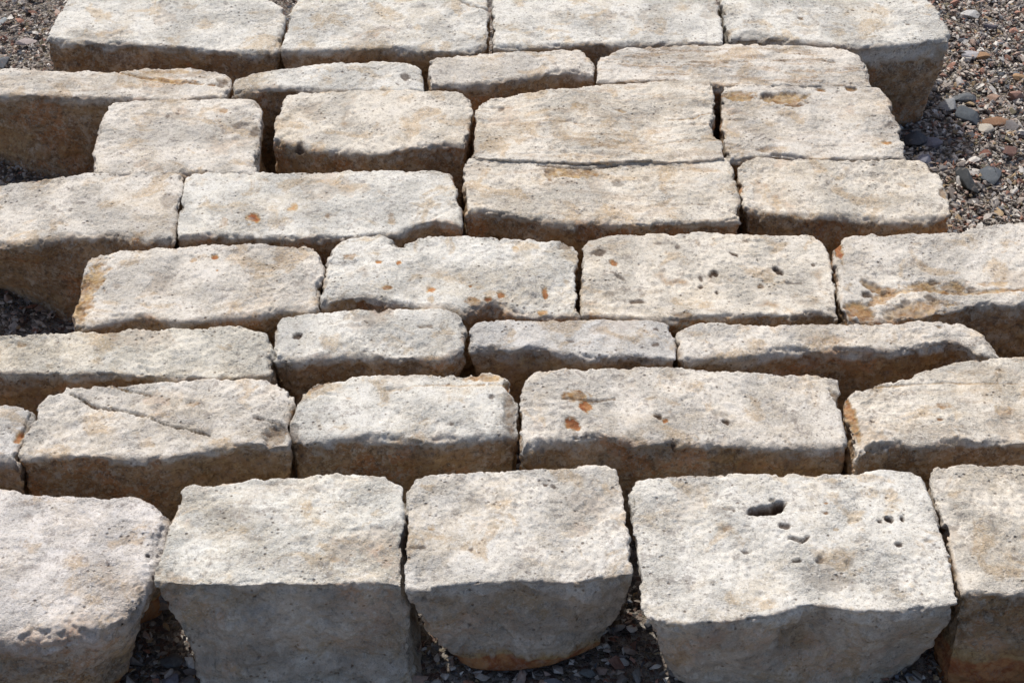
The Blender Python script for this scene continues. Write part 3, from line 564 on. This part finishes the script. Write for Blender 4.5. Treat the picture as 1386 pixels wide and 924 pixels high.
def scatter(n, x0, x1, y0, y1, dmin, dmax, zoff, shapes, pw=1.6):
    x = rg.uniform(x0, x1, n); y = rg.uniform(y0, y1, n); keep = np.ones(n, bool)
    for poly, o in FOOT:
        c = poly.mean(0); keep &= ~in_poly(x, y, c+(poly-c)*.93)
    x, y = x[keep], y[keep]; n = len(x)
    d = dmin+(dmax-dmin)*rg.rand(n)**pw
    z = ground_z(x, y)+zoff*rg.rand(n)
    tone = PAL[rg.choice(len(PAL), n, p=PW)]*(1.0+.6*rg.rand(n))[:, None]
    a = rg.uniform(0, 2*math.pi, n); s = np.stack([d*.5*(1+.35*rg.rand(n)), d*.5*(.55+.35*rg.rand(n)), d*.5*(.32+.35*rg.rand(n))], -1)
    tx, ty = rg.normal(0, .3, n), rg.normal(0, .3, n); k = rg.randint(len(shapes), size=n)
    Vs, Fs, Cs, base = [], [], [], 0
    for i, (v, f) in enumerate(shapes):
        m = np.where(k == i)[0]
        if not len(m): continue
        p = v[None]*s[m][:, None]
        q = p.copy(); q[..., 2] = p[..., 2]+p[..., 0]*tx[m][:, None]+p[..., 1]*ty[m][:, None]
        ca, sa = np.cos(a[m])[:, None], np.sin(a[m])[:, None]
        xx = q[..., 0]*ca-q[..., 1]*sa+x[m][:, None]; yy = q[..., 0]*sa+q[..., 1]*ca+y[m][:, None]
        Vs.append(np.stack([xx, yy, q[..., 2]+z[m][:, None]], -1).reshape(-1, 3))
        Fs.append((f[None]+(base+np.arange(len(m))*len(v))[:, None, None]).reshape(-1, 3)); base += len(m)*len(v)
        Cs.append(np.repeat(tone[m], len(v), 0))
    return np.concatenate(Vs), np.concatenate(Fs), np.concatenate(Cs)
parts = [scatter(30000, .72, 1.5, 1.55, 3.6, .006, .016, .007, SHS, 1.5), scatter(8500, .72, 1.5, 1.55, 3.6, .013, .026, .005, SH, 1.9),
         scatter(22000, -1.4, -.45, 1.8, 3.6, .006, .017, .007, SHS, 1.5), scatter(2600, -1.4, -.55, 1.9, 3.6, .014, .026, .004, SH, 2.2),
         scatter(9000, -1.3, 1.4, 1.0, 1.75, .007, .017, .006, SHS), scatter(3600, -1.3, 1.4, 1.0, 1.75, .014, .030, .004, SH, 2.0),
         scatter(14000, -2.1, 2.3, .6, 4.4, .007, .018, .005, SHS), scatter(4000, -.6, .8, 1.6, 3.3, .010, .022, .004, SH)]
Vs, Fs, Cs, b0 = [], [], [], 0
for v, f, c in parts: Vs.append(v); Fs.append(f+b0); Cs.append(c); b0 += len(v)
Vg, Fg, Cg = np.concatenate(Vs), np.concatenate(Fs), np.concatenate(Cs)
me = mesh_from('gravel', Vg, [Fg], MPB, False, np.c_[Cg, np.ones(len(Cg))])
o = link('gravel', me, 'mixed brown, grey and reddish angular gravel covering the ground round the blocks', 'gravel', kind='stuff')
print('gravel', len(Fg), 'tris')

# ------------------------------------------------------------------ larger pebbles one can pick out
def pebble(cx, cy, wpx, hpx, tone, label, seed, ang=0, up=.55, z=.006, group='larger pebbles lying on the gravel'):
    c = unproj(cx, cy, z+.004); sx = abs((unproj(cx+1, cy, z)-unproj(cx, cy, z))[0]); sy = abs((unproj(cx, cy+1, z)-unproj(cx, cy, z))[1])
    a_, b_ = wpx*sx*.62, hpx*sy*.50
    v, f = hull_shape(seed, 18, 1); v = v/np.abs(v).max(0); hh = min(a_, b_)*up
    v = v*np.array([a_, b_, hh]); t = R(ang); rx = np.random.RandomState(seed).normal(0, .12, 2)
    v[:, 2] += v[:, 0]*rx[0]+v[:, 1]*rx[1]
    v = np.c_[v[:, 0]*math.cos(t)-v[:, 1]*math.sin(t), v[:, 0]*math.sin(t)+v[:, 1]*math.cos(t), v[:, 2]]
    me = mesh_from('pebble', v, [f], MPB, False, np.tile([*tone, 1.], (len(v), 1)))
    link('pebble', me, label, 'pebble', group, loc=(c[0], c[1], float(ground_z(c[:1], c[1:2])[0])+z*.5+hh*.2))
BG, DG, RB, CR, PKc = (.13, .14, .15), (.05, .055, .06), (.24, .12, .08), (.50, .46, .39), (.36, .24, .18)
pebble(1304, 130, 29, 14, BG, 'flat blue grey pebble, the upper one beside the foot of the far right block', 301)
pebble(1284, 141, 23, 20, (.27, .28, .29), 'light grey pebble touching the foot of the far right block', 302)
pebble(1311, 155, 30, 19, (.10, .115, .13), 'dark slate oval pebble just below the flat blue grey one', 303, -15)
pebble(1344, 163, 34, 14, (.30, .17, .10), 'flat orange brown pebble near the right edge', 304)
pebble(1335, 171, 19, 15, CR, 'cream coloured pebble below the flat orange brown one', 305, -30)
pebble(1373, 128, 24, 14, (.33, .20, .155), 'pinkish brown pebble at the right edge, level with the upper blue grey one', 306)
pebble(1384, 178, 18, 22, (.07, .07, .085), 'charcoal pebble cut by the right edge', 307)
pebble(1371, 167, 26, 14, (.20, .185, .18), 'dull grey pebble between the orange brown one and the right edge', 308, 12)
pebble(1324, 134, 11, 12, (.28, .11, .07), 'small brick red pebble right of the upper blue grey one', 309)
pebble(1345, 130, 17, 9, PKc, 'small pinkish beige pebble between the brick red and pinkish brown ones', 310)
pebble(1360, 202, 19, 13, (.40, .39, .38), 'pale grey pebble lying alone near the right edge, above the big dark pebbles', 311, -25)
pebble(1262, 190, 23, 30, (.20, .195, .225), 'grey violet angular slab standing in the shade of the far right block', 312, 25, .6)
pebble(1240, 187, 27, 26, (.085, .09, .10), 'dark grey angular slab in the gap under the far right block', 313, -10, .6)
pebble(1253, 217, 21, 18, (.25, .255, .30), 'lilac grey pebble against the right end of the bumpy cream block', 314, -20)
pebble(1309, 243, 33, 36, DG, 'biggest black pebble in the gravel at the right', 315, 10, .6)
pebble(1341, 238, 25, 30, (.11, .125, .14), 'blue grey pebble touching the biggest black one on its right', 316, -10, .6)
pebble(1367, 241, 23, 17, (.17, .13, .085), 'olive brown pebble right of the blue grey one', 317)
pebble(1292, 258, 13, 15, (.18, .155, .14), 'small grey brown pebble at the lower left of the biggest black one', 318)
pebble(1300, 107, 12, 10, (.48, .45, .42), 'small whitish pebble in the gravel beside the far right block', 319)
pebble(1381, 102, 17, 15, (.42, .27, .15), 'tan pebble cut by the right edge in the upper gravel', 320)
pebble(1313, 73, 22, 9, (.42, .41, .42), 'flat whitish pebble just right of the far right block corner', 321)
pebble(1334, 77, 19, 10, (.33, .20, .11), 'orange tan pebble next to the flat whitish one', 322)
pebble(1313, 18, 24, 9, (.50, .49, .47), 'flat white pebble high up in the right gravel', 323, -8)
pebble(1339, 35, 19, 8, (.12, .11, .13), 'dark violet flat pebble high up in the right gravel', 324)
pebble(1366, 205, 20, 13, (.16, .09, .075), 'dark red pebble beside the pale grey one near the right edge', 325, 15)
pebble(1334, 205, 14, 12, (.22, .10, .07), 'rust red pebble in the shade right of the grey violet slab', 326)
pebble(6, 82, 14, 15, (.13, .14, .155), 'dark grey pebble cut by the left edge above the long slab', 331)
pebble(35, 54, 24, 9, (.42, .36, .34), 'flat pinkish white pebble in the upper left gravel', 332)
pebble(3, 25, 10, 10, (.30, .33, .34), 'pale blue grey pebble at the left edge in the upper left gravel', 333)
pebble(232, 889, 27, 22, (.12, .12, .12), 'dark grey cobble in the gap between the first two front blocks, the farther one', 334)
pebble(231, 916, 33, 22, (.22, .215, .24), 'grey cobble in the gap between the first two front blocks, at the bottom edge', 335)
pebble(256, 920, 17, 20, (.19, .19, .19), 'small grey cobble squeezed against the flat faced front block', 336)
pebble(797, 907, 34, 20, (.17, .185, .18), 'greenish grey flat stone under the tapering front block', 337)
pebble(820, 919, 9, 14, (.40, .42, .45), 'small pale blue grey pebble at the bottom edge beside the greenish grey stone', 338)
pebble(751, 919, 24, 14, (.20, .20, .21), 'grey pebble at the bottom edge under the tapering front block', 339)
pebble(864, 910, 18, 22, (.24, .235, .22), 'grey pebble at the bottom edge left of the white block with the hole', 340)
